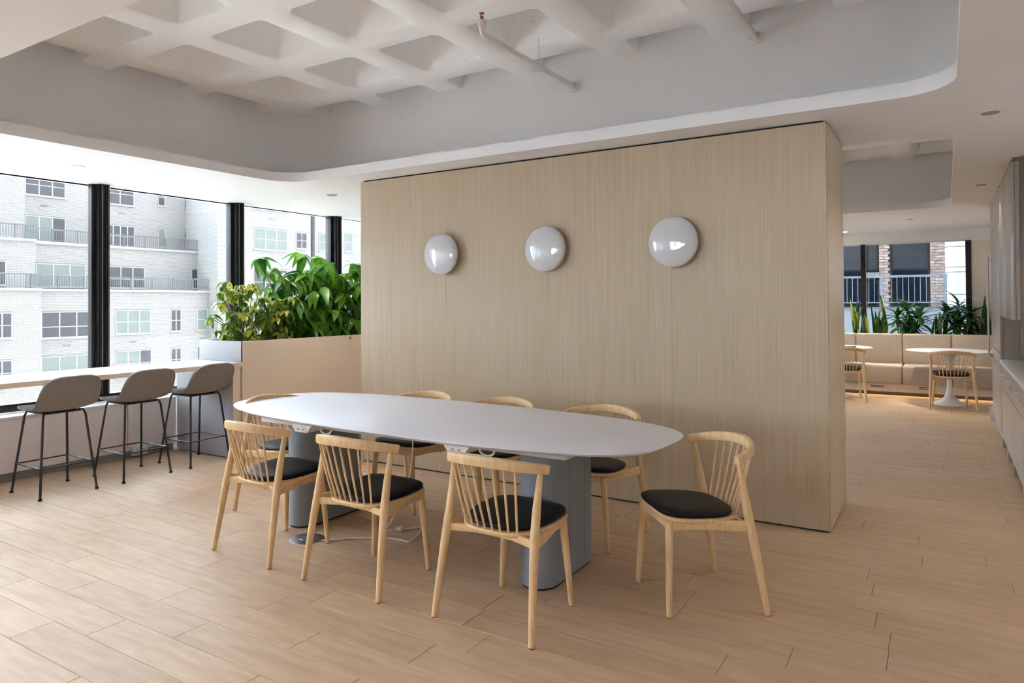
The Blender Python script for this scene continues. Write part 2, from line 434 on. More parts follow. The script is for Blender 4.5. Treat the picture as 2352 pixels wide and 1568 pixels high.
# ---- wood partition
PX0, PX1, PY0, PY1 = -4.594, -.629, 4.732, 5.533
part = bx('wall_center', m_dark, None, PX0 + .02, PX1 - .02, PY0 + .02, PY1 - .02, 0, ZC); struct(part, 'free-standing partition clad in pale vertical-grain wood panels')
seams = [PX0, -3.612, -2.624, -1.632, PX1]
for a, b in zip(seams, seams[1:]):
    o = bx('wood_panel', m_panel, part, a + .0006, b - .0006, PY0, PY0 + .02, .012, ZC - .014)
    o = bx('wood_panel', m_panel, part, a + .0006, b - .0006, PY1 - .02, PY1, .012, ZC - .014)
bx('end_panel', m_panel_end, part, PX1 - .019, PX1 + .001, PY0 + .0205, PY1 - .0005, .012, ZC - .014)
bx('end_panel', m_panel_end, part, PX0 - .001, PX0 + .019, PY0 + .0205, PY1 - .0005, .012, ZC - .014)

# ================================================================== WINDOW SIDE
# ---- radiator cover
rc = thing('radiator_cover', 'long white enamel radiator cover under the left window', 'radiator', (XW + .02, 4, 0))
def rbx(n, m, x0, x1, y0, y1, z0, z1, **k): return bx(n, m, rc, x0 - rc.location.x, x1 - rc.location.x, y0 - 4, y1 - 4, z0, z1, **k)
edges_ = [YB + .02, -2.2, -.6, 1.0, 2.0, 3.68, 4.14]
for a, b in zip(edges_, edges_[1:]):
    rbx('front_panel', m_heat, -6.56, -6.54, a + .001, b - .001, .075, .515)
rbx('top', m_lacq, XW + .045, -6.535, YB + .02, 4.145, .515, .535, bev=.003)
rbx('kick', m_kick, -6.62, -6.585, YB + .02, 4.14, 0, .10)
rbx('rail', m_heat, -6.70, -6.68, YB + .02, 4.14, .535, .55)
rbx('cover_seam', m_kick, -6.5405, -6.538, 3.655, 3.661, .10, .515); rbx('conduit_cover', m_heat, -6.54, -6.525, 3.69, 3.735, .10, .515)
ob = thing('outlet_box', 'small white double power outlet on the radiator kick board', 'outlet', (-6.545, 3.77, .02))
bx('box', m_whitepl, ob, -.03, .03, -.065, .065, 0, .085, bev=.004)
for dy in (-.03, .03):
    for q in ((-.006, .055), (.006, .055), (0, .035)):
        bx('slot', m_black, ob, .0295, .0312, dy + q[0] - .0025, dy + q[0] + .0025, q[1] - .005, q[1] + .005)
# ---- counter + planter
ct = thing('bar_counter', 'white bar counter slab along the window', 'counter', (-6.0, 0, 0))
bx('counter_slab', m_lacq, ct, -.35, .34, YB + .02, 4.2545, .857, .897, bev=.002)
bx('slab_front_edge', m_taupe, ct, .34, .3415, YB + .02, 4.2545, .8575, .8955)
bx('support_panel', m_pale, ct, -.54, .338, 4.152, 4.231, .012, .857)
bx('support_panel_edge', m_taupe, ct, .338, .3395, 4.1525, 4.231, .012, .857)
pb = thing('planter_box', 'long taupe and white planter box beside the bar counter', 'planter', (-6.0, 4.235, 0))
PYE = 9.0 - 4.235
bx('front_panel', m_taupe, pb, .320, .340, .0205, PYE, .012, 1.093)
bx('lower_end_panel', m_taupe, pb, -.33, .318, 0, .02, .012, .856)
bx('end_panel', m_pale, pb, -.33, .3395, .0205, .04, .8975, 1.0925, bev=.002)
bx('back_panel', m_lacq, pb, -.33, -.31, .04, PYE, .012, 1.093)
bx('soil', m_soil, pb, -.31, .32, .04, PYE, .8, 1.062)
bx('kick', m_black, pb, -.31, .315, .03, PYE, 0, .012)

# ---- leaves
def leaf_mesh(name, m, ln, wd, droop=.35, fold=.25, seg=6, tip=.5, base=0.):
    b = bmesh.new(); rows = []
    for i in range(seg + 1):
        t = i / seg
        w = wd * (math.sin(math.pi * min(1, (t * .96 + .02)) ** tip) ** .85 + base * (1 - t)) / 2 if 0 < t < 1 else (.06 * wd if t == 0 else .004)
        y = ln * (t - .12 * droop * t * t); z = -droop * ln * t * t * .6
        rows.append([b.verts.new((-w, y, z + fold * w)), b.verts.new((0, y, z)), b.verts.new((w, y, z + fold * w))])
    for r, q in zip(rows, rows[1:]):
        for k in (0, 1): b.faces.new((r[k], r[k + 1], q[k + 1], q[k]))
    me = bpy.data.meshes.new(name); b.to_mesh(me); b.free(); me.materials.append(m)
    me.polygons.foreach_set('use_smooth', [True] * len(me.polygons))
    return me
big_leaves = [leaf_mesh('leaf', m_leaf, .20, .082, d, .2) for d in (.2, .5, .9)]
small_leaves = [leaf_mesh('leaf', m_leafv, .105, .050, d, .2) for d in (.2, .6)]
def schefflera(name, label, loc, ends, leaves, nl, group, rng, stems=3, sc=1.):
    t = thing(name, label, 'plant', loc, 0, group)
    mb = MB(); bases = [Vector((rng.uniform(-.07, .07), rng.uniform(-.07, .07), -.03)) for _ in range(stems)]
    for e in ends:
        e = Vector(e); b0 = min(bases, key=lambda q: (q.xy - e.xy).length)
        mid = Vector((b0.x * .6 + e.x * .4, b0.y * .6 + e.y * .4, e.z * .55))
        mb.tube([b0, mid, e], [.007 * sc, .005 * sc, .0025 * sc], 6)
        tilt0 = rng.uniform(.1, .55); a0 = rng.uniform(0, 6.28)
        out = Vector((e.x, e.y, 0)); out = out.normalized() if out.length > .02 else Vector((1, 0, 0))
        ang = math.atan2(out.y, out.x)
        for k in range(nl):
            a = a0 + 2 * math.pi * k / nl + rng.uniform(-.15, .15)
            pit = -rng.uniform(.15, .75) - (.5 if rng.random() < .35 else 0)
            o = obj('leaf', rng.choice(leaves), t)
            m = Matrix.Translation(e) @ Matrix.Rotation(tilt0, 4, Vector((-math.sin(ang), math.cos(ang), 0))) @ Matrix.Rotation(a, 4, 'Z') @ Matrix.Rotation(pit, 4, 'X') @ Matrix.Diagonal((sc, sc, sc, 1)) @ Matrix.Scale(rng.uniform(.8, 1.15), 4) @ Matrix.Translation((0, .02, 0))
            o.matrix_local = m
    st = mb.build('stems', m_stem, t, smooth=True)
    return t
rng = random.Random(11)
def cloud(n, rx, ry, z0, z1, rng, shape=lambda f: 1.):
    pts = []
    for i in range(n):
        f = (i + .5) / n; z = z0 + (z1 - z0) * f; a = i * 2.4 + rng.uniform(-.3, .3); r = math.sqrt(rng.uniform(.15, 1)) * shape(f)
        pts.append((rx * r * math.cos(a), ry * r * math.sin(a), z + rng.uniform(-.03, .03)))
    return pts
SZ = 1.062
schefflera('umbrella_plant', 'bushy yellow-green variegated umbrella plant at the front end of the planter', (-6.03, 4.50, SZ), cloud(37, .25, .28, .04, .63, rng, lambda f: .75 + .35 * math.sin(f * 3)), small_leaves, 8, 'variegated umbrella plants', rng, 4)
schefflera('umbrella_plant', 'second variegated umbrella plant, between the bushy front one and the tall green plant', (-5.95, 4.86, SZ), cloud(30, .2, .2, .03, .48, rng), small_leaves, 8, 'variegated umbrella plants', rng, 3)
schefflera('umbrella_plant', 'tall green umbrella plant with the highest outspread leaf whorl near the middle mullion', (-6.0, 5.12, SZ), cloud(26, .24, .27, .06, .78, rng) + [(-.1, -.32, .87), (.05, .12, .93)], big_leaves, 8, 'green umbrella plants', rng, 3, 1.08)
schefflera('umbrella_plant', 'green umbrella plant with large drooping leaves in the middle of the planter', (-5.95, 5.52, SZ), cloud(28, .24, .26, .06, .84, rng) + [(0, 0, .90)], big_leaves, 8, 'green umbrella plants', rng, 3, 1.12)
schefflera('umbrella_plant', 'green umbrella plant half hidden by the wood partition', (-5.98, 5.98, SZ), cloud(26, .24, .27, .06, .78, rng) + [(0, .1, .86)], big_leaves, 8, 'green umbrella plants', rng, 3, 1.08)
schefflera('umbrella_plant', 'green umbrella plant furthest along the planter behind the partition edge', (-6.0, 6.45, SZ), cloud(20, .24, .27, .06, .75, rng), big_leaves, 8, 'green umbrella plants', rng, 3, 1.05)

# ---- bar stools (local +Y faces the counter)
def shell_surface():
    """bucket shell: profile from seat front to back top with the half width per station"""
    prof = [(.222, .642, .10), (.215, .649, .15), (.195, .655, .18), (.14, .655, .203), (.06, .647, .216), (-.03, .641, .222), (-.11, .642, .225), (-.17, .656, .226), (-.212, .688, .226),
            (-.243, .735, .224), (-.270, .785, .220), (-.293, .835, .210), (-.308, .87, .193), (-.318, .893, .168), (-.324, .907, .13), (-.327, .914, .08)]
    rows = []
    for i, (y, z, w) in enumerate(prof):
        r = []
        for k in range(13):
            u = math.sin((-1 + 2 * k / 12) * math.pi / 2)
            up = max(0, min(1, (i - 5) / 5)); seat = max(0, 1 - abs(i - 6) / 5)
            r.append(Vector((w * u, y - .012 * up + .034 * up * (w * abs(u) / .22) ** 2.2, z + .028 * seat * abs(u) ** 3)))
        rows.append(r)
    return rows
def make_stool():
    t = thing('bar_stool', '', 'stool')
    rows = shell_surface(); b = bmesh.new()
    g = [[b.verts.new(v) for v in r] for r in rows]
    for r, q in zip(g, g[1:]):
        for k in range(12): b.faces.new((r[k], q[k], q[k + 1], r[k + 1]))
    bmesh.ops.recalc_face_normals(b, faces=b.faces)
    me = bpy.data.meshes.new('seat_shell'); b.to_mesh(me); b.free(); me.materials.append(m_fab)
    me.polygons.foreach_set('use_smooth', [True] * len(me.polygons))
    o = obj('seat_shell', me, t)
    md = o.modifiers.new('t', 'SOLIDIFY'); md.thickness = .022; md.offset = 0
    md = o.modifiers.new('s', 'SUBSURF'); md.levels = 1; md.render_levels = 2
    tops = [(sx * .15, sy * .14 - .01, .628) for sx, sy in ((-1, -1), (1, -1), (1, 1), (-1, 1))]
    feet = [(sx * .203, sy * .225, 0) for sx, sy in ((-1, -1), (1, -1), (1, 1), (-1, 1))]
    for a, f in zip(tops, feet):
        av, fv = Vector(a), Vector(f); d = (fv - av).normalized()
        inn = av + Vector((-av.x * .25, -av.y * .25, .004))
        mb = MB(); mb.tube([inn, av + (inn - av) * .25, av + d * .03, fv + Vector((0, 0, .008))], .009, 10)
        mb.build('leg', m_stoolmet, t, smooth=True)
        c = MB(); c.lathe([(.013, 0), (.0145, .004), (.0145, .010), (.010, .014)], 14, (f[0], f[1], 0)); c.build('foot_cap', m_black, t, smooth=True)
    mb = MB(); mb.box(-.135, .135, -.13, .11, .616, .628, bev=.004); mb.build('seat_plate', m_stoolmet, t)
    k = 1 - .225 / .628
    pr = [(a[0] + (f[0] - a[0]) * k, a[1] + (f[1] - a[1]) * k) for a, f in zip(tops, feet)]
    for i in range(4):
        p, q = Vector((*pr[i], .225)), Vector((*pr[(i + 1) % 4], .225)); d = (q - p).normalized() * .012
        MB().tube([p - d, q + d], .0055, 8).build('footrest_bar', m_stoolmet, t, smooth=True)
    return t
stool = make_stool()
for i, (x, y, a, lab) in enumerate([(-5.935, 2.746, 0, 'grey fabric bar stool nearest the viewer, leftmost of the three'), (-5.912, 3.351, 0, 'grey fabric bar stool in the middle of the row of three'), (-5.905, 3.925, 2, 'grey fabric bar stool furthest along, next to the planter end')]):
    o = stool if i == 0 else copy_tree(stool)
    o.location = (x, y, 0); o.rotation_euler = (0, 0, math.radians(90 + a)); tag(o, lab, 'stool', 'bar stools at the window counter')

# ================================================================== CHAIRS
def make_chair():
    t = thing('dining_chair', '', 'chair')
    # seat board
    def seat_poly(sc, dy=0):
        p = []
        n = 40
        for k in range(n):
            a = 2 * math.pi * k / n; c, s = math.cos(a), math.sin(a)
            ex = .48 if s > 0 else .62
            x = .228 * math.copysign(abs(c) ** ex, c); y = .205 * math.copysign(abs(s) ** ex, s)
            x *= 1 - .16 * max(0, -y / .205) ** 1.2
            p.append((x * sc, y * sc + .034 + dy))
        return p
    mb = MB()
    rings = []
    for sc, z in ((.955, .418), (.99, .424), (1.0, .432), (1.0, .437), (.985, .441)):
        rings.append([Vector((x, y, z + .012 * (y - .018) / .22)) for x, y in seat_poly(sc)])
    mb.loops(rings); mb.build('seat', m_ash, t, smooth=True)
    mb = MB(); rings = []
    for sc, z in ((.90, .441), (.935, .446), (.945, .455), (.925, .464), (.86, .470), (.6, .4715), (.2, .471)):
        rings.append([Vector((x, y + .012, z + .012 * (y - .018) / .22)) for x, y in seat_poly(sc)])
    mb.loops(rings); mb.build('cushion', m_navy, t, smooth=True)
    for s in (-1, 1):
        # rear leg: one turned post from the floor to the top rail
        mb = MB(); mb.tube([(s * .267, -.227, .003), (s * .258, -.203, .15), (s * .247, -.172, .33), (s * .240, -.152, .44), (s * .237, -.130, .56), (s * .240, -.104, .705)],
                           [.0135, .0165, .0205, .0215, .0185, .0125], 14)
        mb.build('leg', m_ash, t, smooth=True)
        mb = MB(); mb.tube([(s * .203, .228, .003), (s * .190, .221, .16), (s * .175, .213, .33), (s * .166, .207, .425)], [.0125, .0155, .019, .0205], 14)
        mb.build('leg', m_ash, t, smooth=True)
        # side rail under the seat
        mb = MB(); mb.tube([(s * .24, -.155, .405), (s * .225, -.05, .408), (s * .195, .08, .412), (s * .168, .207, .408)], .02, 12, flat=[(.011, .027), (.011, .024), (.011, .022), (.011, .026)], ref=(0, 0, 1))
        mb.build('side_rail', m_ash, t, smooth=True)
        for y in (-.227, .228):
            x = .267 if y < 0 else .203
            mb = MB(); mb.lathe([(.010, 0), (.0115, .001), (.0115, .004)], 12, (s * x, y, 0)); mb.build('glide', m_black, t)
        MB().lathe([(.006, 0), (.006, .012)], 8, (s * .205, -.05, .376)).build('stacking_bumper', m_black, t)
    mb = MB(); mb.tube([(-.166, .205, .404), (0, .215, .412), (.166, .205, .404)], .02, 12, flat=[(.010, .024), (.010, .018), (.010, .024)], ref=(0, 0, 1)); mb.build('front_rail', m_ash, t, smooth=True)
    mb = MB(); mb.tube([(-.235, -.15, .402), (-.1, -.12, .408), (.1, -.12, .408), (.235, -.15, .402)], .02, 12, flat=(.010, .018), ref=(0, 0, 1)); mb.build('rear_rail', m_ash, t, smooth=True)
    # curved top rail
    pts = []; fl = []
    def railp(u):
        a = u * math.radians(80)
        return Vector((.268 * math.sin(a), -.25 + .169 * (1 - math.cos(a)) / .826, .757 - .042 * abs(u) ** 1.6))
    N = 24
    for k in range(N + 1):
        u = -1 + 2 * k / N; pts.append(railp(u)); fl.append((.013 + .005 * (1 - abs(u)), .0255 - .004 * abs(u)))
    mb = MB(); mb.tube(pts, .02, 12, flat=fl, ref=(0, 0, 1)); mb.build('top_rail', m_ash, t, smooth=True)
    for k in range(8):
        u = -1 + 2 * k / 7
        top = railp(u * .5) - Vector((0, 0, .018)); bx_ = .140 * u
        yb = -.160 + .020 * u * u
        MB().tube([(bx_, yb, .432), ((bx_ + top.x) / 2, (yb + top.y) / 2, .57), top], [.0052, .0062, .0048], 8).build('spindle', m_ash, t, smooth=True)
    return t
chair = make_chair()
CH = [(-3.414, 2.789, 86.2, 'ash spindle-back chair at the left of the near table side, closest to the stools'),
      (-2.615, 2.764, 89.1, 'ash spindle-back chair in the middle of the near table side'),
      (-1.750, 2.769, 87.6, 'ash spindle-back chair at the right of the near table side, nearest the viewer'),
      (-1.063, 3.410, -138.1, 'ash spindle-back chair turned sideways at the right end of the table'),
      (-4.03, 3.40, 0., 'ash spindle-back chair at the left end of the table facing along it'),
      (-3.31, 3.945, -92, 'ash spindle-back chair on the wall side of the table, left of three'),
      (-2.62, 3.945, -91, 'ash spindle-back chair on the wall side of the table, middle of three'),
      (-1.872, 3.948, -91, 'ash spindle-back chair on the wall side of the table, right of three'),
      (.038, 11.01, 95, 'ash spindle-back chair at the round table in the far banquette area'),
      (-1.27, 11.23, 96, 'ash spindle-back chair at the far second round table, half hidden by the partition end')]
for i, (x, y, a, lab) in enumerate(CH):
    o = chair if i == 0 else copy_tree(chair)
    o.location = (x, y, 0); o.rotation_euler = (0, 0, math.radians(a - 90))
    tag(o, lab, 'chair', 'ash dining chairs')

# ================================================================== TABLE
TX, TY, TZ = -2.758, 3.416, .75
tb = thing('conference_table', 'long white boat-shaped table on two grey pedestals', 'table', (TX, TY, 0))
def sup(hl, hw, n, k=128, m=3.3, th=-.048):
    p = []
    for i in range(k):
        a = 2 * math.pi * i / k; c, s = math.cos(a), math.sin(a)
        x, y = hl * math.copysign(abs(c) ** (2 / n), c), hw * math.copysign(abs(s) ** (2 / m), s)
        p.append((x * math.cos(th) - y * math.sin(th), x * math.sin(th) + y * math.cos(th)))
    return p
mb = MB(); rings = []
for d, z in ((-.10, TZ - .034), (-.03, TZ - .022), (-.004, TZ - .010), (0, TZ - .005), (-.002, TZ - .0015), (-.006, TZ)):
    rings.append([Vector((x, y, z)) for x, y in sup(1.60 + d, .597 + d, 2.7)])
mb.loops(rings); mb.build('tabletop', m_tabletop, tb, smooth=True)
for cx, dy_ in ((-3.61 - TX, .03), (-1.795 - TX, -.02)):
    mb = MB(); mb.prism(rrect(cx - .099, cx + .099, 3.06 + dy_ - TY, 3.64 + dy_ - TY, .098, 10), .012, .70); p = mb.build('pedestal', m_grey, tb, smooth=True)
    mb = MB(); mb.prism(rrect(cx - .092, cx + .092, 3.068 + dy_ - TY, 3.632 + dy_ - TY, .089, 8), 0, .012); mb.build('pedestal_plinth', m_black, tb)
    for yy in (3.28, 3.46):
        bx('access_seam', m_dark, p, cx + .0985, cx + .0996, yy - TY, yy + .0015 - TY, .03, .70)
bx('apron', m_whitepl, tb, -3.80 - TX, -1.57 - TX, 3.0 - TY, 3.70 - TY, .683, .7165, bev=.002)
for x0 in (-3.26, -2.12):
    mb = MB(); cx = x0 - TX
    mb.loops([[Vector((cx - .085, y, .728)), Vector((cx + .085, y, .728)), Vector((cx + .05, y, .686)), Vector((cx - .05, y, .686))] for y in (2.855 - TY, 3.02 - TY)])
    pw = mb.build('power_box', m_whitepl, tb)
    bx('receptacle', m_trim, pw, cx - .038, cx + .038, 2.853 - TY, 2.856 - TY, .692, .716)
    for dx in (-.025, -.015, .016, .024): bx('slot', m_black, pw, cx + dx - .0018, cx + dx + .0018, 2.852 - TY, 2.8535 - TY, .70, .708)
    c = [(cx + .16 + .045 * math.cos(a), 2.90 - TY, .712 + .03 * math.sin(a)) for a in [math.pi + k * math.pi / 8 for k in range(9)]]
    MB().tube(c, .006, 8).build('cable_clip', m_whitepl, tb, smooth=True)
# floor box and cords
fb = thing('floor_box', 'round brushed metal floor power box beside the left pedestal', 'floor box', (-3.36, 2.985, 0))
MB().lathe([(.104, 0), (.103, .004), (.095, .007), (.078, .008)], 40).build('cover_ring', m_silver, fb, smooth=True)
MB().lathe([(.076, .002), (.076, .0085), (.070, .0095)], 40).build('lid', m_silver, fb, smooth=True)
bx('latch', m_steel, fb, -.02, .02, -.045, -.03, .009, .0115)
def cord(name, label, pts, r=.004):
    cu = [Vector(p) for p in pts]; sm = []
    for i in range(len(cu) - 1):
        p0, p1, p2, p3 = cu[max(i - 1, 0)], cu[i], cu[i + 1], cu[min(i + 2, len(cu) - 1)]
        for k in range(6):
            t = k / 6
            sm.append(.5 * ((2 * p1) + (-p0 + p2) * t + (2 * p0 - 5 * p1 + 4 * p2 - p3) * t * t + (-p0 + 3 * p1 - 3 * p2 + p3) * t ** 3))
    sm.append(cu[-1])
    o = MB().tube(sm, r, 8).build(name, m_cord, None, smooth=True)
    return tag(o, label, 'cord')
cd1 = cord('power_cord', 'white power cord hanging from under the table to the floor', [(-2.66, 3.16, .684), (-2.68, 3.18, .55), (-2.74, 3.20, .36), (-2.86, 3.22, .16), (-2.98, 3.26, .03), (-3.04, 3.33, .006), (-2.96, 3.42, .006), (-2.89, 3.512, .006)])
bx('plug_connector', m_cord, cd1, -3.0, -2.955, 3.39, 3.425, .001, .022, bev=.003)
cord('power_cord', 'white power cord lying slack on the floor beside the floor box', [(-3.25, 3.0, .006), (-3.1, 3.14, .006), (-2.93, 3.24, .006), (-2.82, 3.257, .006), (-2.775, 3.262, .006), (-2.80, 3.36, .006), (-2.865, 3.485, .006)], .005)

# ================================================================== SCONCES, CEILING FITTINGS
for x, lab in ((-3.618, 'glossy white domed wall disc, leftmost of three on the wood wall'), (-2.612, 'glossy white domed wall disc, middle of three on the wood wall'), (-1.600, 'glossy white domed wall disc, rightmost of three on the wood wall')):
    t = thing('wall_sconce', lab, 'wall lamp', (x, PY0, 1.858), 0, 'domed wall discs on the partition')
    prof = [(.10, .028), (.15, .036), (.172, .046), (.1765, .053), (.1755, .058)]
    for k in range(1, 10):
        a = k / 10; prof.append((.1755 * math.cos(a * math.pi / 2) ** .9 + .002, .058 + .046 * math.sin(a * math.pi / 2)))
    prof.append((.004, .105))
    MB().lathe(prof, 56, axis='y').build('dome', m_lamp, t, smooth=True)
    MB().lathe([(.06, 0), (.06, .012), (.05, .03)], 28, axis='y').build('wall_mount', m_whitepl, t, smooth=True)
def downlight(x, y, lab, lit, power=0., r=.055, ang=105):
    t = thing('downlight', lab, 'ceiling light', (x, y, ZC), 0, 'recessed downlights')
    MB().lathe([(r * .82, 0), (r, 0), (r, -.004), (r * .84, -.007)], 28).build('trim_ring', m_trim, t, smooth=True)
    MB().lathe([(r * .82, -.0065), (r * .82, -.009)], 28).build('lens', m_led if lit else m_kick, t)
    if power:
        l = bpy.data.lights.new('downlight_lamp', 'SPOT'); l.energy = power; l.spot_size = math.radians(ang); l.spot_blend = .9; l.shadow_soft_size = .05; l.color = (1, .94, .86)
        o = bpy.data.objects.new('downlight_lamp', l); COL.objects.link(o); o.parent = t; o.location = (0, 0, -.012)
downlight(-6.0, 2.952, 'lit recessed downlight above the bar stools', True, 25)
downlight(-6.0, 5.211, 'lit recessed downlight above the planter', True, 25)
downlight(-6.0, .70, 'lit recessed downlight over the near end of the counter', True, 25)
downlight(-1.43, 12.68, 'lit recessed downlight near the far window at the partition edge', True, 150)
for k_, (x_, y_) in enumerate(((-4.7, .75), (-3.3, .75), (-1.9, .75), (-.5, .75), (.5, 3.6))):
    downlight(x_, y_, ['lit recessed downlight in the near soffit, leftmost of four', 'lit recessed downlight in the near soffit, second of four', 'lit recessed downlight in the near soffit, third of four', 'lit recessed downlight in the near soffit, rightmost of four', 'unseen recessed downlight added in the right soffit for fill light'][k_], True, (8, 12, 18, 18, 10)[k_])  # the right soffit lamp is added out of view for base fill
downlight(.30, 8.25, 'small dark-lensed recessed downlight beside the tall kitchen cabinet', False, 8)
downlight(-.424, 11.25, 'small dark-lensed recessed downlight over the far round table', False, 85)
downlight(-2.7, 12.68, 'hidden recessed downlight added behind the partition to brighten the far bench', True, 130)  # hidden lamp added to brighten the bench
downlight(-5.42, 5.165, 'small dark-lensed ceiling disc above the plants, lamp added to light the planter', False, 30, .06, 140)  # lamp added at this ceiling disc to brighten the planter face
downlight(.235, 5.09, 'small dark-lensed ceiling disc above the corridor, lamp added to light the partition end', False, 30, .06, 140)  # lamp added at this ceiling disc to brighten the partition end panel
def sprinkler(x, y0, y1, z, lab, head=True):
    t = thing('sprinkler_pipe', lab, 'pipe', (x, y1, z))
    L_ = y0 - y1
    MB().tube([(0, 0, 0), (0, L_ + .03, 0), (0, L_, .012), (0, L_ - .012, .05)] if head else [(0, 0, 0), (0, L_, 0)], .021, 14).build('pipe', m_trim, t, smooth=True)
    MB().lathe([(.04, 0), (.04, .008), (.03, .012)], 20, axis='y').build('wall_flange', m_trim, t)
    if head:
        MB().tube([(0, L_ - .012, .045), (0, L_ - .014, .085)], .026, 12).build('elbow', m_trim, t, smooth=True)
        h = MB(); h.tube([(0, L_ - .014, .085), (0, L_ - .014, .11)], .008, 8); h.tube([(0, L_ - .026, .095), (0, L_ - .030, .115), (0, L_ - .014, .128), (0, L_ + .002, .115), (0, L_ - .002, .095)], .003, 6)
        h.lathe([(.016, .128), (.016, .131)], 12, (0, L_ - .014, 0)); h.build('sprinkler_head', m_copper, t, smooth=True)
    hg = MB(); hg.tube([(.006, -.56, .20), (.004, -.55, .06)], .004, 8); hg.lathe([(.028, -.01), (.028, .01)], 16, (0, .56, 0), axis='y'); hg.build('hanger', m_trim, t, smooth=True)
sprinkler(-2.41, 3.55, 4.79, 3.10, 'white sprinkler pipe with copper head in the ceiling recess')
sprinkler(-1.06, 2.6, 4.79, 3.20, 'white ceiling pipe at the top right of the recess', head=False)

# ================================================================== KITCHEN
KX = .45
def cab(name, lab, y0, y1, x1=XR_ - .01): return thing(name, lab, 'cabinet', (KX, y0, 0)), y1 - y0, x1 - KX
labs = ['base cabinet next to the tall fridge panel', 'second base cabinet from the fridge, with a bar handle', 'third base cabinet from the fridge', 'base cabinet nearest the viewer on the right edge', 'base cabinet beyond the right picture edge']
yb = [8.42, 7.73, 7.10, 6.2, 5.3, 4.4]
for lab, (y1, y0) in zip(labs, zip(yb, yb[1:])):
    t, d, wdt = cab('base_cabinet', 'pale wood ' + lab, y0, y1)
    bx('body', m_cab, t, .022, wdt, 0.002, d - .002, .10, .815)
    bx('drawer_front', m_cab, t, 0, .02, .003, d - .003, .60, .812)
    dr = bx('door', m_cab, t, 0, .02, .003, d - .003, .10, .595)
    hd = MB(); hd.tube([(0, d * .25, .745), (-.03, d * .25, .745), (-.03, d * .75, .745), (0, d * .75, .745)], .006, 8); hd.build('handle', m_steel, t)
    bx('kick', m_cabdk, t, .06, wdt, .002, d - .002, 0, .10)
    bx('plinth_foot', m_cab, t, .0, .06, d - .09, d - .004, 0, .098)
o = bx('kitchen_worktop', m_lacq, None, KX - .01, XR_ - .005, 4.4, 8.42, .82, .855, bev=.002); tag(o, 'thin pale worktop over the kitchen base cabinets', 'worktop')
t, d, wdt = cab('refrigerator', 'tall panelled refrigerator with a long vertical steel handle', 8.44, 10.04)
bx('body', m_cab, t, .024, wdt, .002, d - .002, .0, ZC - .003)
bx('gap_shade_plate', m_dark, t, .021, .0235, .004, d - .004, .1, 2.23)  # dark plate puts the shade of the door gaps into colour
bx('upper_filler', m_cab, t, 0, .022, .002, d - .002, 2.222, ZC - .003)
bx('side_filler', m_cab, t, 0, .022, .002, .03, .1, 2.216)
dr = bx('door', m_cab, t, -.002, .02, .040, d - .03, .91, 2.212, bev=.002)
h = MB(); h.tube([(.0, 1.28, 1.90), (-.045, 1.28, 1.90)], .007, 8); h.tube([(.0, 1.28, .95), (-.045, 1.28, .95)], .007, 8); h.tube([(-.045, 1.28, .78), (-.045, 1.28, 1.95)], .011, 10); h.build('handle', m_steel, dr, smooth=True)
bx('freezer_drawer', m_cab, t, -.002, .02, .040, d - .03, .11, .90, bev=.002)
h = MB(); h.tube([(0, .3, .80), (-.04, .3, .80), (-.04, 1.3, .80), (0, 1.3, .80)], .009, 8); h.build('handle', m_steel, t, smooth=True)
bx('end_post', m_trim, t, -.03, .02, d + .002, d + .05, 0, .16)
t, d, wdt = cab('upper_cabinet', 'glossy upper kitchen cabinet hung from the ceiling', 6.84, 8.42)
bx('body', m_cab, t, .022, wdt, .002, d - .002, 1.282, 2.55)
for k in range(2): bx('door', m_cab, t, 0, .02, k * d / 2 + .002, (k + 1) * d / 2 - .002, 1.28, 2.545, bev=.002)
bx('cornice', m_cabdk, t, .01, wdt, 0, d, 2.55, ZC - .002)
t = thing('cabinet_end_panel', 'dark wood end panel of the kitchen wall units at the right edge', 'panel', (KX + .05, 6.78, 0))
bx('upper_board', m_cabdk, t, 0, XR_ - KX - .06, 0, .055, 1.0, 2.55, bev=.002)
o = bx('backsplash', m_cab, None, XR_ - .02, XR_ - .003, 4.4, 8.42, .857, 1.28); tag(o, 'plain backsplash panel under the upper kitchen cabinet', 'backsplash')
o = bx('splash_panel', m_cab, None, KX + .03, XR_ - .03, 8.40, 8.414, .857, 1.278); tag(o, 'plain side splash panel against the refrigerator housing', 'splash panel')

# ================================================================== FAR BANQUETTE
bn = thing('banquette_bench', 'long beige upholstered banquette bench below the far window', 'bench', (0, 11.85, 0))
bx('base', m_taupe, bn, -6.3, 1.1, .02, .60, .075, .19)
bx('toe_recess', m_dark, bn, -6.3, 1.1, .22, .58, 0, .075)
sx_ = [-5.62, -4.36, -3.10, -1.838, -.574, .054, 1.1]
for a, b in zip(sx_, sx_[1:]): bx('seat_cushion', m_bench, bn, a + .002, b - .002, -.07, .58, .192, .468, bev=.035, seg=3)
bk = [-5.05, -4.41, -3.77, -3.13, -2.49, -1.88, -1.235, -.588, .056, .70, 1.1]
for a, b in zip(bk, bk[1:]): bx('back_cushion', m_bench, bn, a + .002, b - .002, .46, .60, .455, .922, bev=.025, seg=3)
for x in (-1.0, -.36, -2.3, -3.5):
    for z in (.135, .155): bx('vent_slot', m_dark, bn, x, x + .19, .0185, .0215, z, z + .008)
bx('led_strip', m_ledw, bn, -6.2, 1.05, .19, .20, .066, .074)
pt = thing('banquette_planter', 'trough planter behind the banquette backrest', 'planter', (0, 12.47, 0))
bx('front_board', m_taupe, pt, -6.3, 1.1, 0, .02, 0, .90)
bx('soil', m_soil, pt, -6.3, 1.1, .02, .74, .6, .84)
bx('back_board', m_ceil, pt, -6.3, 1.1, .74, .76, 0, .86)
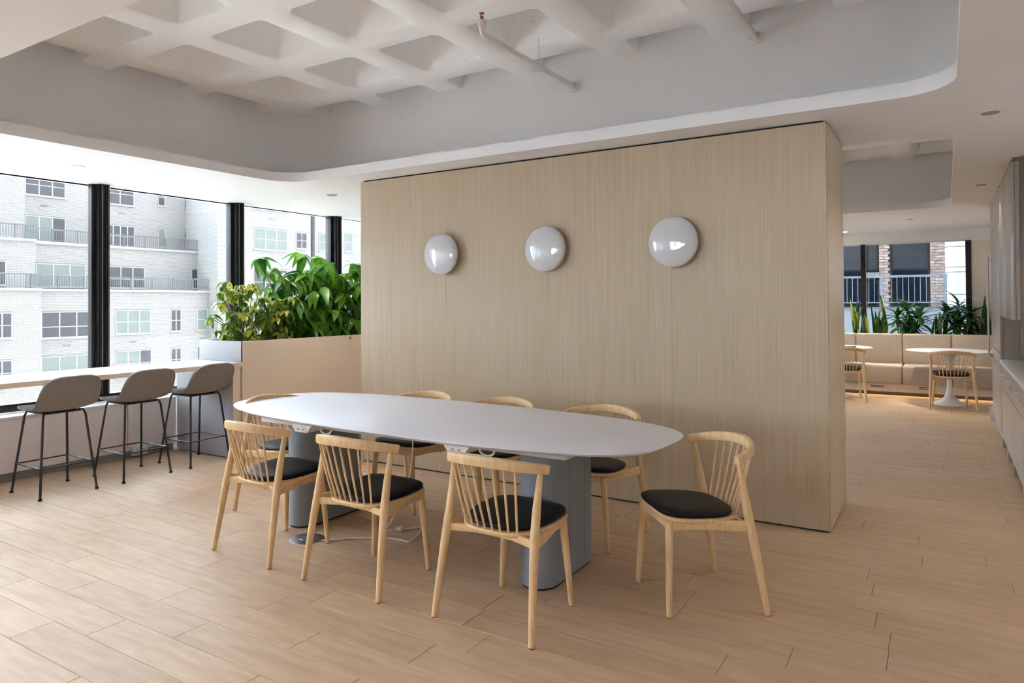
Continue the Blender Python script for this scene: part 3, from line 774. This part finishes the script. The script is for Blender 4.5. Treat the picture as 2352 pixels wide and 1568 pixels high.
blade = [leaf_mesh('leaf', m_snake, l, .055, .04, .35, 7, .8, .6) for l in (.62, .48, .40)]
def snake(loc, lab, n, rng, sc=1.):
    t = thing('snake_plant', lab, 'plant', loc, 0, 'snake plants')
    for k in range(n):
        o = obj('leaf', rng.choice(blade), t); a = rng.uniform(0, 6.28); tl = rng.uniform(.0, .2)
        o.matrix_local = Matrix.Translation((rng.uniform(-.1, .1), rng.uniform(-.08, .08), 0)) @ Matrix.Rotation(a, 4, 'Z') @ Matrix.Rotation(math.pi / 2 - tl, 4, 'X') @ Matrix.Scale(sc * rng.uniform(.8, 1.1), 4)
    return t
rng = random.Random(5)
snake((-1.22, 12.86, .84), 'yellow-edged snake plant left of the far window mullion', 13, rng)
snake((-.93, 12.86, .84), 'dark tall snake plant just right of the far window mullion', 11, rng, 1.1)
snake((-.10, 12.86, .84), 'short dark snake plant between the two leafy dracaenas', 9, rng, .85)
snake((.52, 12.86, .84), 'snake plant at the right end of the far planter', 9, rng, 1.0)
snake((-1.75, 12.86, .84), 'snake plant mostly hidden behind the partition end', 9, rng, 1.0)
drl = [leaf_mesh('leaf', m_leafd, .36, .055, d, .25, 7, .75, .3) for d in (.7, 1.0, 1.4)]
def dracaena(loc, lab, rng, n=132, h=.46, sc=1.05):
    t = thing('dracaena', lab, 'plant', loc, 0, 'dracaenas')
    mb = MB()
    heads = [(0, 0, h), (-.14, .05, h * .75), (.15, -.04, h * .72), (.02, .1, h * .5), (-.05, -.12, h * .45), (.12, .1, h * .3)]
    for hx, hy, hz in heads: mb.tube([(hx * .3, hy * .3, 0), (hx * .8, hy * .8, hz * .6), (hx, hy, hz)], .011, 7)
    mb.build('stems', m_stem, t, smooth=True)
    for k in range(n):
        hx, hy, hz = heads[k % len(heads)]; f = rng.random()
        o = obj('leaf', rng.choice(drl), t)
        o.matrix_local = Matrix.Translation((hx, hy, hz - .12 * f)) @ Matrix.Rotation(k * 2.4, 4, 'Z') @ Matrix.Rotation(1.25 - 1.1 * f - rng.uniform(0, .3), 4, 'X') @ Matrix.Scale(sc * rng.uniform(.75, 1.1), 4)
dracaena((-.53, 12.80, .84), 'bushy dark green dracaena in front of the brown brick pier', rng)
dracaena((.16, 12.80, .84), 'tall arching dracaena beside the right window jamb', rng, 150, .52, 1.0)
def tulip(loc, lab):
    t = thing('tulip_table', lab, 'table', loc, 0, 'round tulip tables')
    MB().lathe([(.25, 0), (.25, .006), (.20, .02), (.12, .05), (.065, .10), (.04, .17), (.032, .28), (.034, .42), (.045, .54), (.075, .66), (.12, .712)], 40).build('pedestal', m_lacq, t, smooth=True)
    MB().lathe([(.40, .712), (.50, .724), (.53, .734), (.53, .74), (.526, .742)], 56).build('tabletop', m_lacq, t, smooth=True)
tulip((.02, 11.42, 0), 'round white tulip table in front of the far banquette')
tulip((-1.47, 11.62, 0), 'second round white tulip table, mostly hidden by the partition end')
t = thing('laptop', 'closed dark laptop on the half-hidden round table', 'laptop', (-1.30, 11.48, .742), .15)
bx('base', m_silver, t, -.15, .15, -.11, .11, 0, .009, bev=.003); bx('lid', m_black, t, -.15, .15, -.11, .11, .0095, .017, bev=.003)

# ================================================================== OUTSIDE LEFT: WHITE BRICK APARTMENT BUILDING
ab = thing('apartment_building', 'white painted brick apartment building with terraces across the street', 'building', (-50, 30, -30))
def ob_(name, m, par, x0, x1, y0, y1, z0, z1, **k):
    return bx(name, m, par, x0 + 50, x1 + 50, y0 - 30, y1 - 30, z0 + 30, z1 + 30, **k)
Z1, Z2, ZT = 2.33, 5.41, 11.3
secs = [(-46.6, -48.1, -49.6, -14, 20.8, 21.15, 21.18), (-48., -49.5, -51., None, None, None, None)]
ob_('wall_section', m_wbrick, ab, -70, -46.6, -30, 20.8, -30, Z1)
ob_('wall_section', m_wbrick, ab, -70, -48.1, -30, 21.15, Z1, Z2)
ob_('wall_section', m_wbrick, ab, -70, -49.6, -30, 21.18, Z2, ZT)
ob_('wall_section', m_wbrick, ab, -70, -48, 20.8, 33.09, -30, Z1)
ob_('wall_section', m_wbrick, ab, -70, -49.5, 21.15, 34.06, Z1, Z2)
ob_('wall_section', m_wbrick, ab, -70, -51, 21.18, 34.97, Z2, ZT)
ob_('wall_section', m_wbrick, ab, -70, -46.9, 33.09, 42.2, -30, ZT)
ob_('wall_section', m_wbrick, ab, -70, -47.6, 42.2, 42.7, -30, ZT)
ob_('wall_section', m_wbrick, ab, -70, -46.9, 42.7, 150, -30, ZT)
for a in ((-46.6, -48.2, -30, 20.8, Z1), (-48, -49.6, 20.8, 33.09, Z1), (-48.1, -49.7, -30, 21.15, Z2), (-49.5, -51.1, 21.15, 34.06, Z2)):
    ob_('terrace_ledge', m_ledge, ab, a[1], a[0] + .12, a[2], a[3], a[4] - .02, a[4] + .14)
U = [((21.77, 24.24, 8.7, 10.35), 3, 0), ((21.78, 24.25, 5.67, 7.35), 3, 2), ((26.9, 28.99, 8.7, 10.3), 2, 0), ((26.9, 29.03, 5.67, 7.2), 4, 0), ((30.81, 31.4, 8.98, 10.3), 1, 2), ((30.81, 31.43, 5.79, 7.25), 1, 1), ((32.95, 33.74, 8.96, 10.3), 2, 0), ((32.95, 33.74, 5.9, 7.26), 2, 0), ((34.3, 34.9, 8.78, 10.2), 1, 1), ((34.4, 34.95, 5.7, 7.5), 1, 0)]
Mw = [((21.77, 24.83, 2.62, 4.14), 3, 1), ((26.3, 28.91, 2.62, 4.13), 3, 0), ((32.6, 33.45, 2.64, 4.18), 1, 0)]
Lw = [((21.41, 24.55, -.64, 1.02), 3, 0), ((26.0, 28.48, -.57, 1.07), 3, 1), ((29.98, 30.8, -.53, 1.05), 2, 0), ((32.07, 32.98, -.52, 1.09), 1, 1), ((21.41, 24.55, -3.75, -1.8), 3, 1), ((26.0, 28.54, -3.54, -1.74), 3, 2), ((29.98, 30.8, -3.42, -1.77), 2, 0), ((32.07, 32.98, -3.44, -1.76), 1, 0)]
LWw = [(-48.1, (18.75, 19.54, 2.65, 4.12), 2, 0), (-46.6, (18.2, 19.25, -.47, 1.02), 2, 0), (-46.6, (18.2, 19.26, -3.26, -1.76), 2, 0), (-48.1, (14.5, 17.2, 2.65, 4.12), 3, 0), (-46.6, (13.5, 16.4, -.47, 1.02), 3, 1), (-49.6, (15, 18, 5.7, 7.3), 3, 0)]
Rw = [((36.3, 39.68, 9.08, 10.4), 3, 1), ((36.29, 39.67, 5.82, 7.51), 3, 1), ((40.6, 41.78, 6.14, 7.51), 2, 0), ((43.07, 43.97, 6.08, 7.63), 1, 1), ((46.26, 47.25, 6.19, 7.93), 1, 1), ((36.29, 39.66, 2.43, 4.24), 3, 0), ((40.59, 41.77, 2.82, 4.4), 2, 0), ((43.25, 44.01, 2.85, 4.46), 1, 0), ((47.52, 48.49, 2.71, 4.45), 1, 1), ((43.24, 44.0, -.71, .92), 1, 0), ((40.57, 41.76, -.64, .96), 2, 0), ((36.28, 39.65, -.86, 1.08), 3, 0), ((43.07, 43.97, 9.2, 10.4), 1, 1), ((40.6, 41.78, 9.3, 10.4), 2, 0)]
allw = [(-51., *q) for q in U] + [(-49.5, *q) for q in Mw] + [(-48., *q) for q in Lw] + LWw + [(-46.9, *q) for q in Rw]
for pl, (y0, y1, z0, z1), nc, kind in allw:
    X = pl
    mb = MB()
    def fb_(x0, x1, a, b, c, d): mb.box(x0 + 50, x1 + 50, a - 30, b - 30, c + 30, d + 30)
    f = .055
    fb_(X - .06, X + .03, y0, y1, z1 - f, z1); fb_(X - .06, X + .03, y0, y1, z0, z0 + f)
    for k in range(nc + 1):
        yy = y0 + (y1 - y0 - f) * k / nc; fb_(X - .06, X + .032, yy, yy + f * (1 if k in (0, nc) else 1.3), z0, z1)
    zm = z0 + (z1 - z0) * (.5 if nc != 3 or kind != 0 else .42)
    fb_(X - .06, X + .02, y0, y1, zm - .025, zm + .025)
    wo = mb.build('window', m_wframe, ab)
    for k in range(nc):
        a = y0 + (y1 - y0) * k / nc; b = y0 + (y1 - y0) * (k + 1) / nc
        ob_('pane', m_blind if (kind == 1 or (kind == 2 and k != nc - 1)) else m_pane, wo, X - .08, X + .018, a, b, z0, z1)
    ob_('window_sill', m_ledge, ab, X - .02, X + .09, y0 - .05, y1 + .05, z0 - .07, z0)
    ob_('lintel', m_slot, ab, X - .02, X + .02, y0, y1, z1, z1 + .05)
for pl, y, z in [(-51, 22.92, 8.07), (-51, 28.12, 8.1), (-48, 22.93, -1.15), (-48, 27.23, -1.15), (-46.9, 37.99, 8.37), (-46.9, 46.76, 8.82), (-48, 32.58, -1.13), (-46.9, 46.76, 5.35), (-46.9, 38.0, 5.1)]:
    ob_('vent_slot', m_slot, ab, pl - .02, pl + .02, y - .24, y + .24, z - .05, z + .05)
def railing(lab, x, y0, y1, z, ret=None):
    t = thing('balcony_railing', lab, 'railing', (x, y0, z)); n = y1 - y0
    h = .86
    bx('top_rail', m_rail, t, -.03, .03, 0, n, h - .05, h)
    bx('bottom_rail', m_rail, t, -.02, .02, 0, n, .1, .13)
    k = 0; y = 0
    while y < n: bx('post', m_rail, t, -.03, .03, y, y + .07, 0, h); y += 1.55
    mb = MB(); y = .15
    while y < n: mb.box(-.012, .012, y, y + .03, .13, h - .05); y += .15
    o = mb.build('balusters', m_rail, t); o['kind'] = 'stuff'
railing('grey balcony railing of the lower terrace, left of the first mullion', -46.55, 6, 20.8, Z1 + .14)
railing('grey balcony railing of the lower terrace, right of the wall step', -47.95, 20.8, 33.0, Z1 + .14)
railing('grey balcony railing of the upper terrace, left of the wall step', -48.05, 6, 21.15, Z2 + .14)
railing('grey balcony railing of the upper terrace, right of the wall step', -49.45, 21.15, 33.9, Z2 + .14)
o = bx('street', m_street, None, -80, 60, -120, 260, -10.5, -10); struct(o, 'unseen street, raised and paled to bounce light up to the ceiling')  # unseen ground, raised and made pale as a sunlight reflector for the ceiling

# ================================================================== OUTSIDE FAR: BROWN BRICK BUILDING, RAILING, DUCT
BY = 19.
bb = thing('brick_building', 'brown brick building with blue-black windows behind the far railing', 'building', (0, BY, -30))
def b2(n, m, x0, x1, y0, y1, z0, z1, par=None, **k): return bx(n, m, par or bb, x0, x1, y0 - BY, y1 - BY, z0 + 30, z1 + 30, **k)
b2('wall', m_mort, -6.9, 30, BY + .06, BY + 240, -30, 95)  # unseen height and depth added to block sky from the white facade
def pier(x0, x1, z0, z1):
    nb = 0; bw, bh = .205, .066
    z = z0; r = 0
    while z < z1:
        x = x0 - (bw / 2 if r % 2 else 0)
        while x < x1:
            a, b = max(x, x0), min(x + bw - .012, x1)
            if b - a > .03:
                key = round(b - a, 3)
                if key not in bcache:
                    bcache[key] = MB().box(0, key, 0, .07, 0, bh - .011).mesh('brick', m_rbrick)
                o = obj('brick', bcache[key], bb); o.location = (a, 0 + random.uniform(-.004, .004), z + 30)
            x += bw
        z += bh; r += 1
bcache = {}
pier(-1.376, -1.145, 1.3, 3.2); pier(-.319, .01, 1.3, 3.2)
def bwin(x0, x1, z0, z1):
    f = MB()
    for a in ((x0, x0 + .05, z0, z1), (x1 - .05, x1, z0, z1), (x0, x1, z0, z0 + .05), (x0, x1, z1 - .05, z1)):
        f.box(a[0], a[1], .0, .07, a[2] + 30, a[3] + 30)
    w = f.build('window', m_frame, bb); b2('pane', m_navyglass, x0, x1, BY + .02, BY + .05, z0, z1, w)
bwin(-3.1, -1.70, .4, 3.2); bwin(-1.66, -1.376, 2.12, 3.2); bwin(-1.66, -1.376, .4, 1.98); bwin(-1.145, -.319, .4, 3.2); bwin(-4.6, -3.2, .4, 3.2)
b2('window_ledge', m_ledge, -1.68, -1.37, BY - .05, BY + .06, 1.99, 2.11)
t = thing('metal_duct', 'white riveted metal duct standing beside the brown brick wall', 'duct', (.22, 18.6, -30))
MB().lathe([(.24, 0), (.24, 36)], 28).build('duct', m_duct, t, smooth=True)
for z in (1.55, 2.05, 2.16, 2.62, 3.1): MB().lathe([(.24, 0), (.252, .004), (.252, .016), (.24, .02)], 28, (0, 0, z + 30)).build('seam_ring', m_ledge, t, smooth=True)
RY = 16.
pr_ = bx('terrace_parapet', m_para, None, -8, 4, RY, RY + .2, -30, 1.27); tag(pr_, 'pale blue-grey terrace parapet outside the far window', 'parapet')
bx('coping', m_ledge, pr_, -8, 4, RY - .03, RY + .23, 1.27, 1.30)
t = thing('terrace_railing', 'steel bar railing on the parapet outside the far window', 'railing', (0, RY + .1, 1.30))
m_rail2 = mat('galvanised_rail', L(150, 158, 170), .5)
bx('top_rail', m_rail2, t, -8, .02, -.025, .025, .60, .645); bx('bottom_rail', m_rail2, t, -8, .02, -.02, .02, .08, .105)
for x in (-1.13 - 1.9 * 2, -1.13 - 1.9, -1.13, -.02): bx('post', m_rail2, t, x - .03, x + .03, -.03, .03, 0, .66)
x = -3.4
while x < -.03: bx('bar', m_rail2, t, x - .006, x + .006, -.006, .006, .105, .60); x += .102
